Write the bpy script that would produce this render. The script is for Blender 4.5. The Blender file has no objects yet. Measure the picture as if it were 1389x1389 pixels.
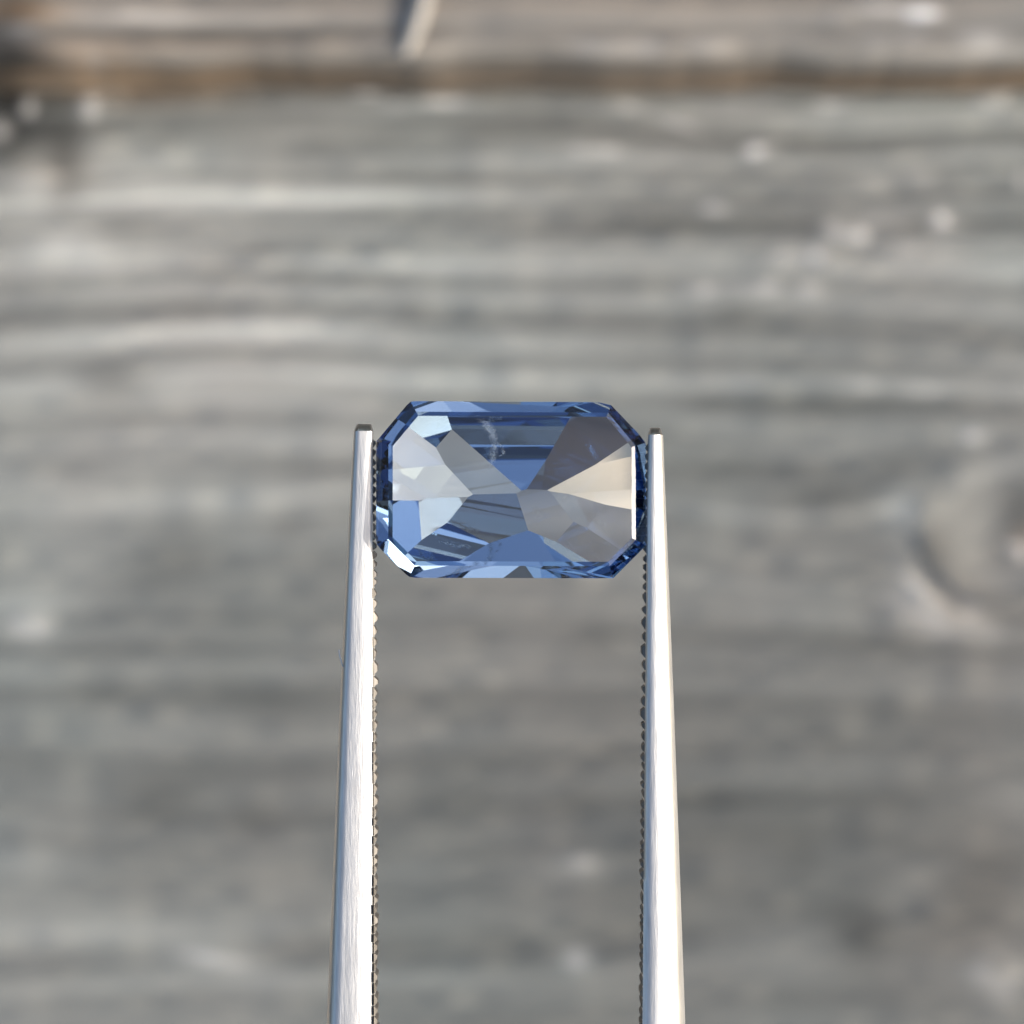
import bpy, bmesh, math, random
import numpy as np
from itertools import combinations
from mathutils import Matrix, Vector

random.seed(7)
rng = np.random.default_rng(7)
S = bpy.context.scene
COL = S.collection
R = math.radians

# ------------------------------------------------------------------ camera
TILT = R(8)                     # the lens leans a little away from straight down
D_DECK, D_GEM = 0.270, 0.120    # metres from the lens to the deck and to the stone
PX = 1389.0                     # the photograph is 1389 px square
FIELD = 0.0304                  # metres across the picture at the stone
MMPX = FIELD / PX
look = Vector((0, math.sin(TILT), -math.cos(TILT)))
cam_loc = -look * D_DECK
cd = bpy.data.cameras.new('camera')
cd.sensor_width = 36
cd.lens = 36 * D_GEM / FIELD
cd.clip_start, cd.clip_end = 0.004, 500
cd.dof.use_dof = True
cd.dof.focus_distance = D_GEM - 0.0003
cd.dof.aperture_fstop = cd.lens / 1.3       # entrance pupil of 1.3 mm
cam = bpy.data.objects.new('camera', cd)
COL.objects.link(cam)
cam.location = cam_loc
cam.rotation_euler = (TILT, 0, 0)
S.camera = cam

# ------------------------------------------------------------------ sky and sun
SUN_EL, SUN_AZ = R(25), R(93)   # azimuth measured from +Y (picture top) towards +X (right)
w = bpy.data.worlds.new('World'); S.world = w; w.use_nodes = True
nt = w.node_tree; nt.nodes.clear()
sky = nt.nodes.new('ShaderNodeTexSky'); sky.sky_type = 'NISHITA'
sky.sun_disc = False
sky.sun_elevation, sky.sun_rotation = SUN_EL, SUN_AZ
sky.air_density, sky.dust_density, sky.ozone_density = 1.0, 4.0, 1.0
bg = nt.nodes.new('ShaderNodeBackground'); bg.inputs['Strength'].default_value = 0.15
wo = nt.nodes.new('ShaderNodeOutputWorld')
nt.links.new(sky.outputs[0], bg.inputs[0]); nt.links.new(bg.outputs[0], wo.inputs[0])
sl = bpy.data.lights.new('sun', 'SUN'); sl.energy = 2.4; sl.angle = R(0.53); sl.color = (1, 0.955, 0.89)
so = bpy.data.objects.new('sun', sl); COL.objects.link(so)
sdir = Vector((math.sin(SUN_AZ) * math.cos(SUN_EL), math.cos(SUN_AZ) * math.cos(SUN_EL), math.sin(SUN_EL)))
so.rotation_euler = sdir.to_track_quat('Z', 'Y').to_euler()
so.location = sdir * 2
vs = S.view_settings
vs.view_transform = 'Standard'; vs.look = 'None'; vs.gamma = 1; vs.exposure = 0.97; vs.use_curve_mapping = False
cy = S.cycles
cy.max_bounces = 32; cy.glossy_bounces = 24; cy.transmission_bounces = 24; cy.diffuse_bounces = 3
cy.transparent_max_bounces = 16
cy.blur_glossy = 0.2
cy.sample_clamp_indirect = 8

# ------------------------------------------------------------------ helpers
def link(o, parent=None, label=None, cat=None, kind=None, group=None):
    COL.objects.link(o)
    if parent is not None: o.parent = parent
    if label: o['label'] = label
    if cat: o['category'] = cat
    if kind: o['kind'] = kind
    if group: o['group'] = group
    return o

def mesh_obj(name, verts, faces, mat, parent=None, smooth=False, **kw):
    me = bpy.data.meshes.new(name)
    me.from_pydata([tuple(v) for v in verts], [], [tuple(f) for f in faces])
    me.materials.append(mat)
    if smooth: me.polygons.foreach_set('use_smooth', [True] * len(me.polygons))
    me.update()
    return link(bpy.data.objects.new(name, me), parent, **kw)

def recalc(o):
    bm = bmesh.new(); bm.from_mesh(o.data)
    bmesh.ops.recalc_face_normals(bm, faces=bm.faces)
    bm.to_mesh(o.data); bm.free()

class N:
    """small node-tree writer"""
    def __init__(s, name):
        s.m = bpy.data.materials.new(name); s.m.use_nodes = True
        s.t = s.m.node_tree; s.t.nodes.clear()
    def __call__(s, typ, ins=None, **props):
        n = s.t.nodes.new('ShaderNode' + typ)
        for k, v in props.items(): setattr(n, k, v)
        for k, v in (ins or {}).items():
            sock = n.inputs[k]
            if isinstance(v, bpy.types.NodeSocket): s.t.links.new(v, sock)
            else: sock.default_value = v
        return n
    def math(s, op, a, b=0.0, c=0.0, clamp=False):
        return s('Math', {0: a, 1: b, 2: c}, operation=op, use_clamp=clamp).outputs[0]
    def mix(s, f, a, b, blend='MIX'):
        n = s('Mix', {'Factor': f}, data_type='RGBA', blend_type=blend)
        for k, v in ((6, a), (7, b)):
            if isinstance(v, bpy.types.NodeSocket): s.t.links.new(v, n.inputs[k])
            else: n.inputs[k].default_value = (*v, 1) if len(v) == 3 else v
        return n.outputs[2]
    def out(s, surf=None, vol=None):
        o = s('OutputMaterial')
        if surf is not None: s.t.links.new(surf, o.inputs['Surface'])
        if vol is not None: s.t.links.new(vol, o.inputs['Volume'])
        return s.m

def ground_at(px, py, z=0.0):
    """point of the deck that the photograph shows at this pixel"""
    q = Vector(((px - PX/2) * MMPX, (PX/2 - py) * MMPX, -D_GEM))
    q = Matrix.Rotation(TILT, 3, 'X') @ q
    t = (z - cam_loc.z) / q.z
    return cam_loc + q * t

RIG = Matrix.Translation(cam_loc + look * D_GEM) @ Matrix.Rotation(TILT, 4, 'X')   # frame of stone and tweezers, x right, z towards the lens

# ------------------------------------------------------------------ wood
def wood_material(name, base, warm, seed):
    n = N(name)
    pos = n('TexCoord').outputs['Object']
    ring = n('Attribute', attribute_name='ring').outputs['Fac']
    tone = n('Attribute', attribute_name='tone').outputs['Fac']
    brown = n('Attribute', attribute_name='brown').outputs['Fac']
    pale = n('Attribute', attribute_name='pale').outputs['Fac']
    x = n('SeparateXYZ', {0: pos}).outputs[0]
    def streak(sx, sy, off, detail=4, rough=.6):
        v = n('CombineXYZ', {0: n.math('MULTIPLY', x, sx), 1: n.math('MULTIPLY', ring, sy), 2: off + seed}).outputs[0]
        return n('TexNoise', {'Vector': v, 'Scale': 1.0, 'Detail': detail, 'Roughness': rough}).outputs['Fac']
    broad = streak(22, 210, 0.0, 3)
    mid = streak(45, 800, 3.0, 4)
    fine = streak(120, 4200, 7.0, 4, .7)
    long_ = streak(8, 430, 11.0, 3, .6)
    sy_ = n.math('MULTIPLY_ADD', n('SeparateXYZ', {0: pos}).outputs[1], 30.0, 1.0)     # the grain opens up towards the far edge
    sy_ = n.math('MINIMUM', n.math('MAXIMUM', sy_, .45), 1.7)
    blotch = n('TexNoise', {'Vector': pos, 'Scale': 75.0 , 'Detail': 3.0}).outputs['Fac']
    hue = n('TexNoise', {'Vector': pos, 'Scale': 42.0 , 'Detail': 2.0}).outputs['Fac']
    def c(f, k): return n.math('MULTIPLY', n.math('SUBTRACT', f, .5), k)
    g = n.math('ADD', c(broad, .9), c(mid, .9))
    g = n.math('ADD', g, c(fine, .8))
    g = n.math('ADD', g, n.math('MULTIPLY', c(long_, 2.9), sy_))
    g = n.math('ADD', g, c(blotch, .45))
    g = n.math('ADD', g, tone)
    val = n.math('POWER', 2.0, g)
    grey = n.mix(n.math('MULTIPLY_ADD', c(hue, 2.5), 1.0, .5, clamp=True), base, warm)
    grey = n.mix(n.math('MULTIPLY', brown, 1.0, clamp=True), grey, (.215, .135, .070))
    col = n.mix(1.0, grey, n('CombineXYZ', {0: val, 1: val, 2: val}).outputs[0], 'MULTIPLY')
    col = n.mix(n.math('MULTIPLY', pale, 1.0, clamp=True), col, (.78, .75, .70))  # sun glints painted as pale colour, along with pale wood patches
    bmp = n('Bump', {'Strength': .5, 'Distance': .0002, 'Height': n.math('ADD', fine, mid)}).outputs[0]
    b = n('BsdfPrincipled', {'Base Color': col, 'Roughness': .62, 'Specular IOR Level': .35, 'Normal': bmp})
    return n.out(b.outputs[0])

M_wood = wood_material('weathered_wood', (.158, .168, .155), (.176, .171, .155), 0.0)
M_wood2 = wood_material('weathered_wood_brownish', (.160, .154, .138), (.178, .158, .132), 31.0)

def gauss(X, Y, cx, cy, sx, sy, ang=0.0, p=1.0):
    ca, sa = math.cos(ang), math.sin(ang)
    u, v = (X - cx) * ca + (Y - cy) * sa, -(X - cx) * sa + (Y - cy) * ca
    return np.exp(-((u / sx) ** 2 + (v / sy) ** 2) ** p)

PXD = (D_DECK / D_GEM) * MMPX         # metres per photograph pixel on the deck

def smooth_noise(nx, ny, cx, cy_):
    g = rng.standard_normal((cy_ + 3, cx + 3))
    u = np.linspace(0, cx, nx); v = np.linspace(0, cy_, ny)
    iu, iv = u.astype(int), v.astype(int); fu, fv = u - iu, v - iv
    fu, fv = fu * fu * (3 - 2 * fu), fv * fv * (3 - 2 * fv)
    a = g[iv][:, iu]; b = g[iv][:, iu + 1]; c = g[iv + 1][:, iu]; d = g[iv + 1][:, iu + 1]
    return (a * (1 - fu) + b * fu) * (1 - fv)[:, None] + (c * (1 - fu) + d * fu) * fv[:, None]

def plank(x0, x1, y0, y1, ztop, thick, mat, parent, z_for_px, knots=(), tones=(), browns=(), glint_pales=(), nx=20, ny=6, relief=0.0, side=None, tone0=0.0, label=None):
    """one board: a relief top grid, rounded arrises, sides and underside"""
    xs = np.linspace(x0, x1, nx)
    e = .0016
    ys = np.concatenate([[y0, y0 + e * .12, y0 + e * .45], np.linspace(y0 + e, y1 - e, ny), [y1 - e * .45, y1 - e * .12, y1]])
    drop = np.concatenate([[e, e * .5, e * .12], np.zeros(ny), [e * .12, e * .5, e]])
    NY = len(ys)
    X, Y = np.meshgrid(xs, ys)
    wob = (np.interp(xs, np.linspace(x0, x1, 40), rng.standard_normal(40)) * .00012 + np.interp(xs, np.linspace(x0, x1, 150), rng.standard_normal(150)) * .00002) if relief else np.zeros(nx)
    Y[:4] += wob                         # the edge is worn, not ruled
    ring = Y.copy()
    Z = np.zeros_like(X)
    kmask = np.zeros_like(X)
    for (kx, ky, r) in knots:
        p = ground_at(kx, ky, z_for_px); r = r * PXD
        d2 = ((X - p.x) / (2.0 * r)) ** 2 + ((Y - p.y) / (1.1 * r)) ** 2
        ring = ring - (Y - p.y) * .75 * np.exp(-d2)          # grain flows round the knot
        k = np.exp(-(((X - p.x) ** 2 + (Y - p.y) ** 2) / (r * r)) ** 2)
        rad = np.sqrt((X - p.x) ** 2 + (Y - p.y) ** 2)
        ring = ring * (1 - k) + rad * .8 * k
        Z += .00025 * np.exp(-((rad - r) / (.45 * r)) ** 2) - .0004 * np.exp(-(rad / (.55 * r)) ** 2)
    if relief:
        ii = smooth_noise(nx, NY, 8, 10) * .0009
        ring = ring + ii
        # ridges: hard late-wood lines standing proud of eroded soft wood
        ph = rng.uniform(0, 10)
        lines = np.interp((ring / .00085) + ph * 3, np.arange(-400, 400), rng.standard_normal(800))
        lines2 = np.interp((ring / .0026) + ph, np.arange(-200, 200), rng.standard_normal(400))
        Z += relief * (.45 * lines + .7 * lines2) * (.65 + .35 * smooth_noise(nx, NY, 14, 30))
        Z += relief * .22 * smooth_noise(nx, NY, 70, 160)
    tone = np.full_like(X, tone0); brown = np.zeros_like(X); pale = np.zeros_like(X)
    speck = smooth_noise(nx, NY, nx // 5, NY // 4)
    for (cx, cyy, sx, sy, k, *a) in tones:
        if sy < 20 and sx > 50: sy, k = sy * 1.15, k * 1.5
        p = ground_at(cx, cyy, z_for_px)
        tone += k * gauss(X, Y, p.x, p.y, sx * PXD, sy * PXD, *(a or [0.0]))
    for (cx, cyy, sx, sy, k, *a) in browns:
        p = ground_at(cx, cyy, z_for_px)
        brown += k * gauss(X, Y, p.x, p.y, sx * PXD, sy * PXD, *(a or [0.0]))
    for (cx, cyy, sx, sy, k, *a) in glint_pales:
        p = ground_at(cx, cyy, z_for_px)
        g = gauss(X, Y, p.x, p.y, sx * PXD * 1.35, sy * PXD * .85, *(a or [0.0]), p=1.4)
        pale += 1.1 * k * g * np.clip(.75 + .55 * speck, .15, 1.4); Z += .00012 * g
    top = np.stack([X, Y, ztop + Z - drop[:, None]], -1).reshape(-1, 3)
    idx = np.arange(nx * NY).reshape(NY, nx)
    faces = np.stack([idx[:-1, :-1], idx[:-1, 1:], idx[1:, 1:], idx[1:, :-1]], -1).reshape(-1, 4).tolist()
    verts = top.tolist()
    attr = {'ring': ring.ravel().tolist(), 'tone': tone.ravel().tolist(), 'brown': brown.ravel().tolist(), 'pale': pale.ravel().tolist()}
    # front side in rows, so that its grain shows, then the closing faces
    rows = 10
    nsideb = (side or {}).get('brown', 0.0); nsidet = (side or {}).get('tone', 0.0)
    prev = idx[0]
    sn = smooth_noise(nx, rows + 1, 6, 4)
    for r in range(1, rows + 1):
        z = ztop - e - (thick - e) * r / rows
        base = len(verts)
        jit = .00012 * sn[r]
        for i in range(nx):
            verts.append([xs[i], y0 - .0001 + jit[i] + wob[i], z])
            attr['ring'].append(y0 - (ztop - z)); attr['tone'].append(nsidet + .35 * sn[r][i] + sum(k * math.exp(-((xs[i] - ground_at(q, 100, 0).x) / (w_ * PXD)) ** 2) for q, w_, k in (side or {}).get('spots', ()))); attr['pale'].append(0.0)
            attr['brown'].append(nsideb * min(1, max(.15, .7 + .5 * sn[r][i])))
        cur = np.arange(base, base + nx)
        for i in range(nx - 1): faces.append([prev[i], cur[i], cur[i + 1], prev[i + 1]])
        prev = cur
    b = len(verts)
    zb = ztop - thick
    for i in range(nx):
        verts.append([xs[i], y1, zb])
        for k_ in attr: attr[k_].append(y1 if k_ == 'ring' else 0.0)
    back = np.arange(b, b + nx)
    for i in range(nx - 1):
        faces.append([idx[-1][i], idx[-1][i + 1], back[i + 1], back[i]])
        faces.append([prev[i], back[i], back[i + 1], prev[i + 1]])
    o = mesh_obj('plank', verts, [f[::-1] if False else f for f in faces], mat, parent, smooth=True)
    for k_, v in attr.items():
        at = o.data.attributes.new(k_, 'FLOAT', 'POINT'); at.data.foreach_set('value', np.array(v, dtype=np.float32))
    if label: o['label'] = label
    return o

deck = link(bpy.data.objects.new('deck', None), kind='structure', label='weathered grey wooden planks behind the stone, out of focus', cat='deck')

H_UP = 0.0088                                   # the far board lies this much higher
y_edge = ground_at(694, 122).y                 # foot of its brown edge
# the main grey board: tone changes (stops), in photograph pixels
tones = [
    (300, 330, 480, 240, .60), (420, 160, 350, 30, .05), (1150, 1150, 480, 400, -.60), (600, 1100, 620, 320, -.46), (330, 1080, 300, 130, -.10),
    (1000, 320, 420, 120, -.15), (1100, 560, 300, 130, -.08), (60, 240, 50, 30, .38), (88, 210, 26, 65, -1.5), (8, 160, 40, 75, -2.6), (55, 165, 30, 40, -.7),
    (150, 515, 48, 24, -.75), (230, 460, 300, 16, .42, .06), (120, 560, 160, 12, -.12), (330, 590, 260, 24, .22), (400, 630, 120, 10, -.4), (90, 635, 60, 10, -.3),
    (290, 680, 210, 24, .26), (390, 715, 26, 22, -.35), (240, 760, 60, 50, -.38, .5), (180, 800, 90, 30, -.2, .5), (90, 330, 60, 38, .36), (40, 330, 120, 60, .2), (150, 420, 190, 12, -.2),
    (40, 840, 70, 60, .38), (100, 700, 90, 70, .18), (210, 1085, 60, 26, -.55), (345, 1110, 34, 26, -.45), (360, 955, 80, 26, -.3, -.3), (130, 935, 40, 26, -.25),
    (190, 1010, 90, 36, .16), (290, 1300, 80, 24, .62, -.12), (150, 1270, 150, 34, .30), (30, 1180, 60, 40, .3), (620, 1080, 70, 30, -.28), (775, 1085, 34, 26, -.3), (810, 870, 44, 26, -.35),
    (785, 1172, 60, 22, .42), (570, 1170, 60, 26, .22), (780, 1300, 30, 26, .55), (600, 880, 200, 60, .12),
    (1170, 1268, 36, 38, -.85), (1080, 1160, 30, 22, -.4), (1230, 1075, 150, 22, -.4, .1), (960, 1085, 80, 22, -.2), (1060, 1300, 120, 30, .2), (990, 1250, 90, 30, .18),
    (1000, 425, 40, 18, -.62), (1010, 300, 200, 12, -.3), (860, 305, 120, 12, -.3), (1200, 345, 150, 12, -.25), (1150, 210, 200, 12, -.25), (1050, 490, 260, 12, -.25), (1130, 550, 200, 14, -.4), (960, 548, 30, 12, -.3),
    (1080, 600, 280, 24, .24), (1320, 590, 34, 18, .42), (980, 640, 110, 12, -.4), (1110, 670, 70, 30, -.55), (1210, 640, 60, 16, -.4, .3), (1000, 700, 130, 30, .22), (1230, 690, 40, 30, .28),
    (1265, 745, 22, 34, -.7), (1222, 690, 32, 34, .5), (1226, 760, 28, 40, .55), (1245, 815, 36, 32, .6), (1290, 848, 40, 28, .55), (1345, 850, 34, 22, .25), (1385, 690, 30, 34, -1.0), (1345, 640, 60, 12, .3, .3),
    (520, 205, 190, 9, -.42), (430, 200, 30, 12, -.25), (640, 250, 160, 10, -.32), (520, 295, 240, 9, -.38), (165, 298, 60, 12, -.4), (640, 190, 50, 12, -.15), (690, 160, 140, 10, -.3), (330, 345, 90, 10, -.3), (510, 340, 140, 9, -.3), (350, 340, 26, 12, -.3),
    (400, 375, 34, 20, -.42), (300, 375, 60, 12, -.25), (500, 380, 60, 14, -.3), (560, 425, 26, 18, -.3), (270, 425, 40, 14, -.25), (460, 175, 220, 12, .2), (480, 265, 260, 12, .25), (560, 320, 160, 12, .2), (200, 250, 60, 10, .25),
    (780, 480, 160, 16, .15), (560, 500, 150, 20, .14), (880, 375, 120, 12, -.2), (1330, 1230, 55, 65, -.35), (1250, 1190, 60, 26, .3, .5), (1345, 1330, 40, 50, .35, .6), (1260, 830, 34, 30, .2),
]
browns = [(1330, 1230, 100, 120, .10), (1250, 760, 60, 60, .08), (1389, 735, 12, 22, .5), (200, 130, 120, 16, .5), (900, 118, 500, 6, .5), (1270, 830, 60, 36, .15), (85, 225, 60, 40, .12)]
glint_pales = [  # small specks are sun glints painted pale; broad ones are pale wood
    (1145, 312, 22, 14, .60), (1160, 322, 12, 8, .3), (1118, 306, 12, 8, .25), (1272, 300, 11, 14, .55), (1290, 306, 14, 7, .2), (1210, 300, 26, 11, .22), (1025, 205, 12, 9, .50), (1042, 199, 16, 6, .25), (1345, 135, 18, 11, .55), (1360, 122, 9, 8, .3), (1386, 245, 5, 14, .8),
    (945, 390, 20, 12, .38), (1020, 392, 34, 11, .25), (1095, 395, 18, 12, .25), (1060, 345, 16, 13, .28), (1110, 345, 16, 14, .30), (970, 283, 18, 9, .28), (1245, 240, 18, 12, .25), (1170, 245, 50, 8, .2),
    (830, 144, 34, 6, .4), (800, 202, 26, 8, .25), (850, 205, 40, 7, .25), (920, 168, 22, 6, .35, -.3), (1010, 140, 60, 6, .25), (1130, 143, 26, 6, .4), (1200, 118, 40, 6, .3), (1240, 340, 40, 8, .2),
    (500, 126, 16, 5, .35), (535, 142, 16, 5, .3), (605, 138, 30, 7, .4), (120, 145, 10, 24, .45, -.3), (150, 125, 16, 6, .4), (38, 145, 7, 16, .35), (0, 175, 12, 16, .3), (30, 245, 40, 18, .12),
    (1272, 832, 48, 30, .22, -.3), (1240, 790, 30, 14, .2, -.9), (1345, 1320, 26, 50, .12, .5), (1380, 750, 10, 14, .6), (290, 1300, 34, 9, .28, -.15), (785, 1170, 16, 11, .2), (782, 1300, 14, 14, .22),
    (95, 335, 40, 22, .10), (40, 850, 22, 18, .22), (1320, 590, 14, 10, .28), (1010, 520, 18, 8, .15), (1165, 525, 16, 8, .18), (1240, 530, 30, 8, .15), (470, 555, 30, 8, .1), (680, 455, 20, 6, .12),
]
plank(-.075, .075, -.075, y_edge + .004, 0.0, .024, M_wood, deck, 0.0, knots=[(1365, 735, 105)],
      tones=tones, browns=browns, glint_pales=glint_pales, nx=560, ny=460, relief=.00030, label='pale grey weathered plank with a knot at its right edge')
# the raised board at the top of the picture, with its brown sawn edge
zt = H_UP
ye = ground_at(694, 122, 0).y
tones2 = [(6, 60, 34, 80, -1.8), (60, 110, 40, 20, -.4), (760, 52, 900, 7, -.75), (300, 45, 200, 6, -.35), (150, 40, 120, 40, .4), (20, 70, 40, 70, -1.1), (330, 5, 220, 6, -.4), (1100, 62, 320, 8, .3), (700, 65, 200, 5, .35), (500, 25, 260, 8, .12), (1000, 20, 300, 10, .1)]
browns2 = [(100, 85, 70, 20, .5), (25, 15, 50, 20, .8), (700, 5, 800, 6, .25), (250, 60, 200, 10, .25), (100, 40, 160, 60, .12)]
glint_pales2 = [(1135, 20, 12, 9, .6), (1250, 18, 18, 9, .65), (1180, 12, 34, 8, .35), (1205, 55, 40, 9, .4), (1335, 55, 26, 12, .6), (1190, 60, 10, 8, .3), (930, 64, 40, 4, .4), (800, 66, 60, 4, .3), (190, 25, 50, 14, .2), (110, 85, 18, 20, .3), (40, 40, 30, 12, .2)]  # painted sun glints and pale patches of the raised board
plank(-.075, .075, ye, .12, zt, .0220, M_wood2, deck, zt, tones=tones2, browns=browns2, glint_pales=glint_pales2, nx=420, ny=320, relief=.00028,
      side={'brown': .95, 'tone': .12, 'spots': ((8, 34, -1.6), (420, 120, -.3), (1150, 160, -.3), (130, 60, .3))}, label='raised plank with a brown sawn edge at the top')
# unseen neighbouring boards, colours made up to brighten and darken the stone's facets
M_facet_warm = wood_material('warm_facet_fill', (.62, .52, .38), (.66, .54, .38), 12.0)
M_facet_pale = wood_material('pale_facet_fill', (.50, .50, .46), (.54, .51, .45), 77.0)
M_facet_dark = wood_material('dark_facet_fill', (.052, .046, .042), (.066, .052, .042), 51.0)
plank(-.2, .2, -.172, -.0765, -.0006, .024, M_facet_dark, deck, 0.0, nx=90, ny=40, tone0=-.1, label='dark brown stained plank')
plank(.0752, .2, -.075, y_edge + .004, 0.0, .024, M_facet_pale, deck, 0.0, nx=60, ny=30, label='silvery bleached plank')
plank(-.2, -.0752, -.075, y_edge + .004, 0.0, .024, M_facet_warm, deck, 0.0, nx=60, ny=30, label='warm bleached pine plank')
for sx in (-1, 1):
    plank(min(sx * .0752, sx * .2), max(sx * .0752, sx * .2), ye, .12, zt, .022, M_wood2, deck, 0.0, nx=60, ny=20, side={'brown': .9, 'tone': -.1})
n = N('trodden_earth')
nz = n('TexNoise', {'Vector': n('TexCoord').outputs['Object'], 'Scale': 3.0, 'Detail': 6.0}).outputs['Fac']
M_earth = n.out(n('BsdfPrincipled', {'Base Color': n.mix(nz, (.014, .016, .010), (.038, .032, .024)), 'Roughness': .9}).outputs[0])
mesh_obj('ground', [(-200, -200, -.42), (200, -200, -.42), (200, 200, -.42), (-200, 200, -.42)], [(0, 1, 2, 3)], M_earth, kind='structure', label='trodden earth under the deck')

# ------------------------------------------------------------------ the stone
GEM = {'d': 2.3275, 'krL': 0.2663, 'krR': 0.3376, 'mxL': 0.5392, 'mxR': 0.5163, 'y0': -0.0785, 'xkL': 0.9931, 'xkR': 1.0146, 'xeL': 2.5637, 'xeR': 2.4983, 'yvt': 0.7773, 'yvb': 0.6654, 'corner': 37.4069, 'cr1': 48.2757, 'cr2': 25.2389, 'table': 0.5147, 'st': 0.3433, 'tx': 3.2, 'ty': 3.8595, 'aR': 205, 'aG': 148, 'aB': 90, 'ey': 0.0735, 'ex': 0.1594, 'by': 48.8896, 'bx': 57.2478, 'sc': 48.1404, 'so': 0.1879}
GEM_PERT = [1.256, 4.644, -5.042, 1.837, 1.397, 1.853, -3.724, 3.76, 0.133, 0.84, -1.275, -0.749, 2.211, 3.036, 0.077, 0.186, 2.01, -3.465, 4.034, -1.44, 0.377, -2.011, -1.025, 3.237, 0.542, 0.297, -0.975, 1.77, 0.0, 2.763, 0.092, -1.199, 0.315, 4.88, 1.633, -0.187, -0.823, -3.932, -0.511, -0.894]   # degrees off the ideal cut
SPLIT = 2.0   # degrees
def gem_planes(p, pert):
    """facet planes (normal, distance) of a cut-corner stone, millimetres; every facet of the pavilion sits a
    degree or two off the ideal angle, as on a hand-cut stone"""
    a, b, g = 4.01, 2.62, .07
    P, pav = [], []
    def thr(q0, q1, q2):
        q0, q1, q2 = map(np.array, (q0, q1, q2)); n = np.cross(q1 - q0, q2 - q0); n = n / np.linalg.norm(n)
        if n[2] > 0: n = -n
        pav.append((n, (q0 + q1 + q2) / 3.)); return n, n @ q0
    ct, cb = (1., 1.2), (.98, .98)
    sides = [((1., 0.), a), ((-1., 0.), a), ((0., 1.), b), ((0., -1.), b)]
    for sx, sy in ((1, 1), (-1, 1), (1, -1), (-1, -1)):          # cut corners
        cx, cyy = ct if sy > 0 else cb
        p0, p1 = np.array([sx * (a - cx), sy * b]), np.array([sx * a, sy * (b - cyy)])
        t = p1 - p0; n = np.array([t[1], -t[0]]); n /= np.linalg.norm(n)
        if n @ p0 < 0: n = -n
        sides.append((tuple(n), n @ p0))
    for (nx, ny), d in sides:                                    # girdle and two crown steps
        P.append((np.array([nx, ny, 0.]), d))
        T = R(p['cr1']); n = np.array([nx * math.sin(T), ny * math.sin(T), math.cos(T)]); P.append((n, n @ np.array([nx * d, ny * d, g])))
        T2 = R(p['cr2']); n = np.array([nx * math.sin(T2), ny * math.sin(T2), math.cos(T2)])
        P.append((n, n @ np.array([nx * (d - p['st']), ny * (d - p['st']), g + p['st'] * math.tan(T)])))
    P.append((np.array([0, 0, 1.]), p['table']))
    # pavilion: a keel, flank facets running to the cut corners, and a steeper triangle to each side pointing at the keel
    C = (0, p['y0'], -p['d']); Fz = {}
    for s, sx in (('L', -1), ('R', 1)):
        kr, mx, xk, xe = p['kr' + s], p['mx' + s], p['xk' + s], p['xe' + s]
        zk = -p['d'] + kr * xk; zx = zk + mx * (xe - xk)
        K = (sx * xk, p['y0'], zk); Ae = (sx * xe, p['y0'], zx)
        for sy in (1, -1):
            cx, cyy = ct if sy > 0 else cb
            Q = (sx * (a - .5 * cx), sy * (b - .5 * cyy), -g - .03)
            Fz[(sx, sy)] = thr(C, K, Q); thr(K, Ae, Q)
            n2 = [q for q in sides[4:] if q[0][0] * sx > 0 and q[0][1] * sy > 0][0]
            T = R(p['corner']); n = np.array([n2[0][0] * math.sin(T), n2[0][1] * math.sin(T), -math.cos(T)])
            pav.append((n, np.array([n2[0][0] * n2[1], n2[0][1] * n2[1], -g])))
        T = R(p['bx']); z1 = -g - p['ex'] * math.tan(T)
        thr(Ae, (sx * (a - p['ex']), 1, z1), (sx * (a - p['ex']), -1, z1)); pav.append((np.array([sx * math.sin(T), 0, -math.cos(T)]), np.array([sx * a, 0, -g])))
    for sy, yv in ((1, p['yvt']), (-1, p['yvb'])):
        n, d = Fz[(-1, sy)]; yy = p['y0'] + sy * yv
        T = R(p['by']); z1 = -g - p['ey'] * math.tan(T)
        thr((0, yy, (d - n[1] * yy) / n[2]), (1, sy * (b - p['ey']), z1), (-1, sy * (b - p['ey']), z1)); pav.append((np.array([0, sy * math.sin(T), -math.cos(T)]), np.array([0, sy * b, -g])))
    for sx in (1, -1):                                           # small scallop facets where the cut corners meet the sides
        for sy in (1, -1):
            cx, cyy = ct if sy > 0 else cb
            n2 = [q for q in sides[4:] if q[0][0] * sx > 0 and q[0][1] * sy > 0][0][0]
            for vx, vy, s in ((sx * (a - cx), sy * b, (0., float(sy))), (sx * a, sy * (b - cyy), (float(sx), 0.))):
                h = np.array(n2) + np.array(s); h /= np.linalg.norm(h); T = R(p['sc'])
                n = np.array([h[0] * math.sin(T), h[1] * math.sin(T), -math.cos(T)])
                P.append((n, n @ np.array([vx, vy, -g - max(0, p['so'])])))
    for i in (0, 1, 3, 4, 8, 9, 11, 12):                         # each flank facet is split: a slightly steeper half towards its corner
        n, q = pav[i]
        h = n[:2] / np.linalg.norm(n[:2]); T = math.acos(-n[2]) + R(SPLIT * (1 + .35 * math.sin(5.1 * i)))
        az_ = math.atan2(h[1], h[0]) + R(5 * math.sin(2.3 * i + 1))
        cx, cyy = math.copysign(1, n[0]), math.copysign(1, n[1])
        corner = np.array([cx * (a - .5), cyy * (b - .55), -g - .03])
        z_ = q + (corner - q) * (.10 + .12 * (i % 3))
        z_ = z_ - n * ((z_ - q) @ n)
        nn = np.array([math.cos(az_) * math.sin(T), math.sin(az_) * math.sin(T), -math.cos(T)])
        c_ = ct if cyy > 0 else cb
        keep = [np.array([cx * (a - c_[0]), cyy * b, -g]), np.array([cx * a, cyy * (b - c_[1]), -g])]
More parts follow.
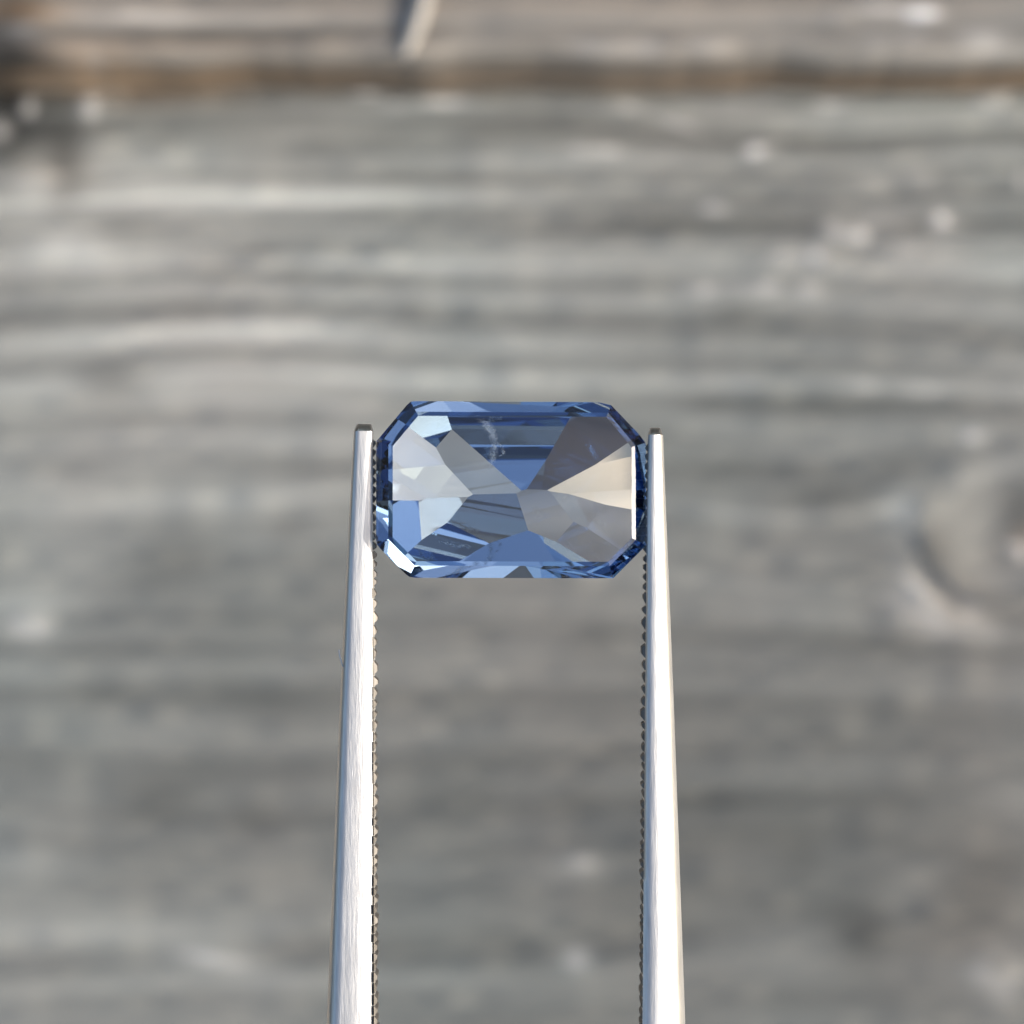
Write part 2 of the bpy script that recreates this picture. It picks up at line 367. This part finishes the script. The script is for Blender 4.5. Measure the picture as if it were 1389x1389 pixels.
        P.append((nn, max([nn @ z_] + [nn @ k_ - .15 for k_ in keep])))
    for i, (n, q) in enumerate(pav):
        u = np.cross(n, [0, 0, 1.]); u /= np.linalg.norm(u); v = np.cross(n, u)
        n = n + R(pert[2 * i]) * u + R(pert[2 * i + 1]) * v; n /= np.linalg.norm(n)
        P.append((n, n @ q))
    return P
def polytope(P):
    nrm = np.array([p[0] for p in P]); dd = np.array([p[1] for p in P])
    tri = np.array(list(combinations(range(len(P)), 3)))
    A = nrm[tri]; det = np.linalg.det(A); ok = abs(det) > 1e-5
    v = np.linalg.solve(A[ok], dd[tri[ok]][:, :, None])[:, :, 0]
    v = v[(v @ nrm.T <= dd + 1e-7).all(1)]
    return np.unique(np.round(v, 5), axis=0)
gv = polytope(gem_planes(GEM, GEM_PERT))
n = N('blue_sapphire')
M_gem = n.out(n('BsdfGlass', {'Color': (1, 1, 1, 1), 'Roughness': 0.0, 'IOR': 1.77}).outputs[0],
              n('VolumeAbsorption', {'Color': tuple(1 - GEM[k] / 400 for k in ('aR', 'aG', 'aB')) + (1,), 'Density': 400.0}).outputs[0])   # per metre
me = bpy.data.meshes.new('gemstone')
bm = bmesh.new()
for v in gv: bm.verts.new(v * .001)
bmesh.ops.scale(bm, vec=(1000,) * 3, verts=bm.verts)
bmesh.ops.convex_hull(bm, input=bm.verts)
bmesh.ops.dissolve_limit(bm, angle_limit=R(.05), verts=bm.verts, edges=bm.edges)
bmesh.ops.recalc_face_normals(bm, faces=bm.faces)
bmesh.ops.scale(bm, vec=(.001,) * 3, verts=bm.verts)
bm.to_mesh(me); bm.free()
me.materials.append(M_gem)
gem = link(bpy.data.objects.new('gemstone', me), label='blue-grey faceted gemstone with cut corners held between the tweezer tips', cat='gemstone')
gem.matrix_world = RIG @ Matrix.Translation(((693.5 - PX/2) * MMPX, (PX/2 - 664.5) * MMPX, 0)) @ Matrix.Rotation(-R(GEM['tx']), 4, 'X') @ Matrix.Rotation(R(GEM['ty']), 4, 'Y')

# a feather inside the stone: thin crumpled veils below the table
n = N('feather_inclusion')
pos = n('TexCoord').outputs['Object']
nz = n('TexNoise', {'Vector': pos, 'Scale': 3800.0, 'Detail': 5.0, 'Roughness': .7}).outputs['Fac']
edge = n('Attribute', attribute_name='veil').outputs['Fac']
al = n.math('MULTIPLY', n.math('MULTIPLY_ADD', nz, 2.2, -.72, clamp=True), n.math('MULTIPLY', edge, .85))
sh = n('MixShader', {0: al, 1: n('BsdfTransparent').outputs[0], 2: n('BsdfPrincipled', {'Base Color': (.72, .80, .88, 1), 'Roughness': .5}).outputs[0]})
M_feather = n.out(sh.outputs[0])
def veil(path, width, seed):
    """a ribbon along a path (mm, stone frame), crumpled, thinning out at its rim"""
    r2 = np.random.default_rng(seed); V, F, A = [], [], []
    m, k = 28, 7
    pts = np.array(path, float); tt = np.linspace(0, len(pts) - 1, m)
    cx = [np.interp(tt, range(len(pts)), pts[:, j]) for j in range(3)]
    wob = np.interp(np.linspace(0, 9, m), range(10), r2.uniform(.55, 1.2, 10))
    for q in range(m):
        for j in range(k):
            u = j / (k - 1) - .5
            V.append((.001 * (cx[0][q] + u * width * wob[q] + .012 * r2.normal()), .001 * (cx[1][q] + .008 * r2.normal()), .001 * (cx[2][q] + .05 * math.sin(2 * u + q * .16) + .02 * r2.normal())))
            A.append((1 - (2 * u) ** 2) * min(1, 5 * q / m + .15, 5 * (1 - q / m)))
    for q in range(m - 1):
        for j in range(k - 1):
            F.append((q * k + j, q * k + j + 1, (q + 1) * k + j + 1, (q + 1) * k + j))
    o = mesh_obj('inclusion', V, F, M_feather, gem, smooth=True, label='whitish wispy feather inside the stone')
    at = o.data.attributes.new('veil', 'FLOAT', 'POINT'); at.data.foreach_set('value', np.array(A, dtype=np.float32))
    return o
veil([(-.75, 2.0, .1), (-.58, 1.65, 0), (-.5, 1.35, -.1), (-.55, 1.0, -.2), (-.6, .65, -.3)], .30, 1)
veil([(-.56, 1.5, -.05), (-.52, 1.2, -.12), (-.58, .9, -.2), (-.62, .6, -.3)], .13, 3)
veil([(-.95, 2.1, .12), (-.7, 1.85, .05), (-.5, 1.6, -.05)], .36, 4)
veil([(-.5, 1.45, -.1), (-.28, 1.25, -.15), (-.24, 1.05, -.2), (-.42, .98, -.2)], .16, 2)

# ------------------------------------------------------------------ tweezers
def metal(name, rough, c0=(.34, .34, .335), c1=(.58, .58, .57), bump=.4):
    n = N(name)
    pos = n('TexCoord').outputs['Object']
    v = n('Mapping', {'Vector': pos, 'Rotation': (0, 0, R(32)), 'Scale': (16000, 1300, 6000)}).outputs[0]
    sc = n('TexNoise', {'Vector': v, 'Scale': 1.0, 'Detail': 4.0, 'Roughness': .65}).outputs['Fac']
    v2 = n('Mapping', {'Vector': pos, 'Rotation': (0, 0, R(38)), 'Scale': (7000, 500, 3000)}).outputs[0]
    sc2 = n('TexNoise', {'Vector': v2, 'Scale': 1.0, 'Detail': 3.0}).outputs['Fac']
    sc = n.math('MULTIPLY_ADD', sc, .55, n.math('MULTIPLY', sc2, .45))
    sc = n.math('MULTIPLY_ADD', sc, 1.8, -.4, clamp=True)
    cloud = n('TexNoise', {'Vector': pos, 'Scale': 900.0, 'Detail': 3.0}).outputs['Fac']
    ro = n.math('MULTIPLY_ADD', cloud, .14, rough - .07)
    bmp = n('Bump', {'Strength': bump, 'Distance': .00002, 'Height': sc}).outputs[0]
    return n.out(n('BsdfPrincipled', {'Base Color': n.mix(sc, c0, c1), 'Metallic': 1.0, 'Roughness': ro, 'Normal': bmp}).outputs[0])
M_steel = metal('brushed_steel', .52)
M_jaw = metal('jaw_steel', .58, (.045, .043, .040), (.20, .19, .18))
M_tip = metal('ground_tip_steel', .30)

def X(px): return (px - PX/2) * MMPX * 1000       # mm in the rig frame
def Y(py): return (PX/2 - py) * MMPX * 1000
tw = link(bpy.data.objects.new('tweezers', None), label='steel tweezers with serrated jaws gripping the gemstone', cat='tweezers')
tw.matrix_world = RIG
L_END = -112.0
def arm_lines(side):
    """inner face and outer edge x (mm) along y"""
    if side < 0:
        yk = [Y(575), Y(700), Y(960), Y(1389), -30, -70, -100, L_END]
        xi = [X(505.6), X(506.6), X(508), X(509), -3.55, -1.7, -.45, -.02]
        xo = [X(481), X(474), X(461), X(443), -5.6, -4.2, -2.6, -2.0]
    else:
        yk = [Y(580), Y(700), Y(960), Y(1389), -30, -70, -100, L_END]
        xi = [X(879.6), X(877.2), X(874.2), X(870.8), 3.4, 1.6, .45, .02]
        xo = [X(899), X(904), X(915), X(931), 5.3, 4.1, 2.6, 2.0]
    return yk, xi, xo
def lerp(v, yk, t): return float(np.interp(-v, [-q for q in yk], t))

def build_arm(side):
    yk, xi, xo = arm_lines(side)
    ytip = yk[0]
    ys = [ytip - .22 - .25 * i for i in range(80)] + list(np.linspace(ytip - 21, L_END, 50))
    verts, faces = [], []
    def section(y, htop, shrink=0.0, yoff=0.0):
        i, o = lerp(y, yk, xi), lerp(y, yk, xo)
        wd = abs(o - i); s = 1 if o > i else -1
        i += s * shrink; o -= s * shrink
        hb = -.52 - .035 * min(50, ytip - y)
        if side > 0:      # right arm: a bright flat leaning outwards, then a rounded flank
            prof = [(i, hb), (i, htop - .12), (i + s * wd * .10, htop - .02), (i + s * wd * .22, htop), (i + s * wd * .42, htop - .035 * wd), (i + s * wd * .66, htop - .11 * wd), (o - s * wd * .17, htop - .25 * wd), (o - s * wd * .05, htop - .62 * wd), (o, htop - 1.1 * wd), (o - s * .02, hb + .25), (o - s * .2, hb)]
        else:             # left arm: ground flat leaning in towards the jaw
            prof = [(i, hb), (i, htop - .22 * wd - .04), (i + s * wd * .06, htop - .15 * wd), (i + s * wd * .20, htop - .09 * wd), (i + s * wd * .45, htop - .035 * wd), (i + s * wd * .70, htop - .004 * wd), (o - s * wd * .20, htop), (o - s * wd * .08, htop - .10 * wd), (o, htop - .5 * wd), (o - s * .02, hb + .25), (o - s * .2, hb)]
        return [(x, y + yoff, z) for x, z in prof]
    rings = []
    for k, y in enumerate(ys):
        h = .42 + .012 * min(40, ytip - y)
        rings.append(section(y, h))
    m = len(rings[0])
    for r in rings: verts += r
    for k in range(len(rings) - 1):
        for j in range(m):
            a, b = k * m + j, k * m + (j + 1) % m
            faces.append((a, b, b + m, a + m))
    faces.append(tuple(range((len(rings) - 1) * m, len(rings) * m)))
    faces.append(tuple(range(m - 1, -1, -1)))
    arm = mesh_obj('arm', [Vector(v) * .001 for v in verts], faces, M_steel, tw)
    recalc(arm)
    arm.data.polygons.foreach_set('use_smooth', [len(p.vertices) == 4 for p in arm.data.polygons])
    arm.data.set_sharp_from_angle(angle=R(48))
    # ground-off point: a steep bevel at the very end
    v2, f2 = [], []
    secs = [section(ys[0] + .001, .42), section(ys[0] + .06, .36, .015), section(ytip - .06, .16, .04), section(ytip, -.05, .07)]
    for r in secs: v2 += r
    for k in range(3):
        for j in range(m):
            a, b = k * m + j, k * m + (j + 1) % m
            f2.append((a, b, b + m, a + m))
    f2.append(tuple(range(3 * m, 4 * m)))
    tip = mesh_obj('tip', [Vector(v) * .001 for v in v2], f2, M_tip, arm)
    recalc(tip)
    tip.data.polygons.foreach_set('use_smooth', [True] * len(tip.data.polygons)); tip.data.set_sharp_from_angle(angle=R(30))
    # serration: one ridge after another down the jaw
    v3, f3 = [], []
    y = ytip - .45; s = -1 if side > 0 else 1
    while y > -17:
        p = (.38 if y > -6 else .29) * random.uniform(.78, 1.25)
        dep = (.10 if y > -6 else .08) * random.uniform(.6, 1.15)
        contact = abs(y) < 2.2
        if contact: dep = .08; p = .27
        i0, i1 = lerp(y, yk, xi), lerp(y - p, yk, xi)
        h = .42 + .012 * min(40, ytip - y)
        zt_, zb_ = h - .13 - random.uniform(0, .05), -.50 - .035 * min(50, ytip - y)
        ym = y - p * random.uniform(.38, .62)
        im = .5 * (i0 + i1) + s * dep
        e = .02
        b = len(v3)
        fl = p * random.uniform(.08, .2)
        v3 += [(i0 - s * e, y, zb_), (im, ym + fl, zb_), (im, ym - fl, zb_), (i1 - s * e, y - p, zb_), (i0 - s * e, y, zt_), (im, ym + fl, zt_ - .10), (im, ym - fl, zt_ - .10), (i1 - s * e, y - p, zt_)]
        f3 += [(b, b+1, b+5, b+4), (b+1, b+2, b+6, b+5), (b+2, b+3, b+7, b+6), (b+4, b+5, b+6, b+7), (b, b+3, b+2, b+1), (b, b+4, b+7, b+3)]
        y -= p * 1.02
    ser = mesh_obj('serration', [Vector(v) * .001 for v in v3], f3, M_jaw, arm)
    recalc(ser)
    return arm
build_arm(-1); build_arm(1)
# the end where both arms are joined (below the picture)
v, f = [], []
for y, hw in ((L_END + 9, 2.05), (L_END + 2, 1.9), (L_END - 3, 1.5), (L_END - 5, .8)):
    v += [(-hw, y, -2.35), (hw, y, -2.35), (hw, y, 1.0), (-hw, y, 1.0)]
for k in range(3):
    for j in range(4):
        a, b = k * 4 + j, k * 4 + (j + 1) % 4
        f.append((a, b, b + 4, a + 4))
f += [(0, 3, 2, 1), (12, 13, 14, 15)]
jo = mesh_obj('joint', [Vector(q) * .001 for q in v], f, M_steel, tw); recalc(jo)

# ------------------------------------------------------------------ a straw on the raised board
n = N('dry_straw')
nz = n('TexNoise', {'Vector': n('TexCoord').outputs['Object'], 'Scale': 900.0, 'Detail': 3.0}).outputs['Fac']
M_straw = n.out(n('BsdfPrincipled', {'Base Color': n.mix(nz, (.20, .19, .17), (.32, .30, .27)), 'Roughness': .6}).outputs[0])
p0, p1 = ground_at(546, 80, zt), ground_at(590, -40, zt)
v, f = [], []
ax = (p1 - p0); side_v = Vector((ax.y, -ax.x, 0)).normalized()
for k in range(9):
    t = k / 8; c = p0 + ax * t + side_v * .0001 * math.sin(5 * t) + Vector((0, 0, .0004))
    r = .00052 * (.55 + .45 * min(1, 6 * t)) * (1 + .08 * math.sin(23 * t))
    for j in range(8):
        q = 2 * math.pi * j / 8
        v.append(c + side_v * r * math.cos(q) + Vector((0, 0, .7 * r * math.sin(q))))
for k in range(8):
    for j in range(8):
        a, b = k * 8 + j, k * 8 + (j + 1) % 8
        f.append((a, b, b + 8, a + 8))
f += [tuple(range(7, -1, -1)), tuple(range(64, 72))]
st = mesh_obj('dry_straw', v, f, M_straw, smooth=True, label='short pale straw lying across the raised plank at the top', cat='straw')
recalc(st)

# ------------------------------------------------------------------ a speck of lint on the left arm
n = N('lint')
M_lint = n.out(n('BsdfPrincipled', {'Base Color': (.42, .42, .41, 1), 'Roughness': .8}).outputs[0])
pts = [Vector((X(a) * .001, Y(b) * .001, c)) for a, b, c in ((469, 912, .0002), (465, 901, .0003), (461.5, 890, .0003), (460.5, 881, .0003))]
v, f = [], []
for k, q in enumerate(pts):
    for j in range(6):
        an = 2 * math.pi * j / 6
        v.append(q + Vector((math.cos(an), .3 * math.sin(an), math.sin(an))) * .000022)
for k in range(len(pts) - 1):
    for j in range(6):
        a, b = k * 6 + j, k * 6 + (j + 1) % 6
        f.append((a, b, b + 6, a + 6))
li = mesh_obj('lint_fibre', v, f, M_lint, smooth=True, label='tiny pale lint fibre clinging to the left tweezer arm', cat='lint')
li.matrix_world = RIG
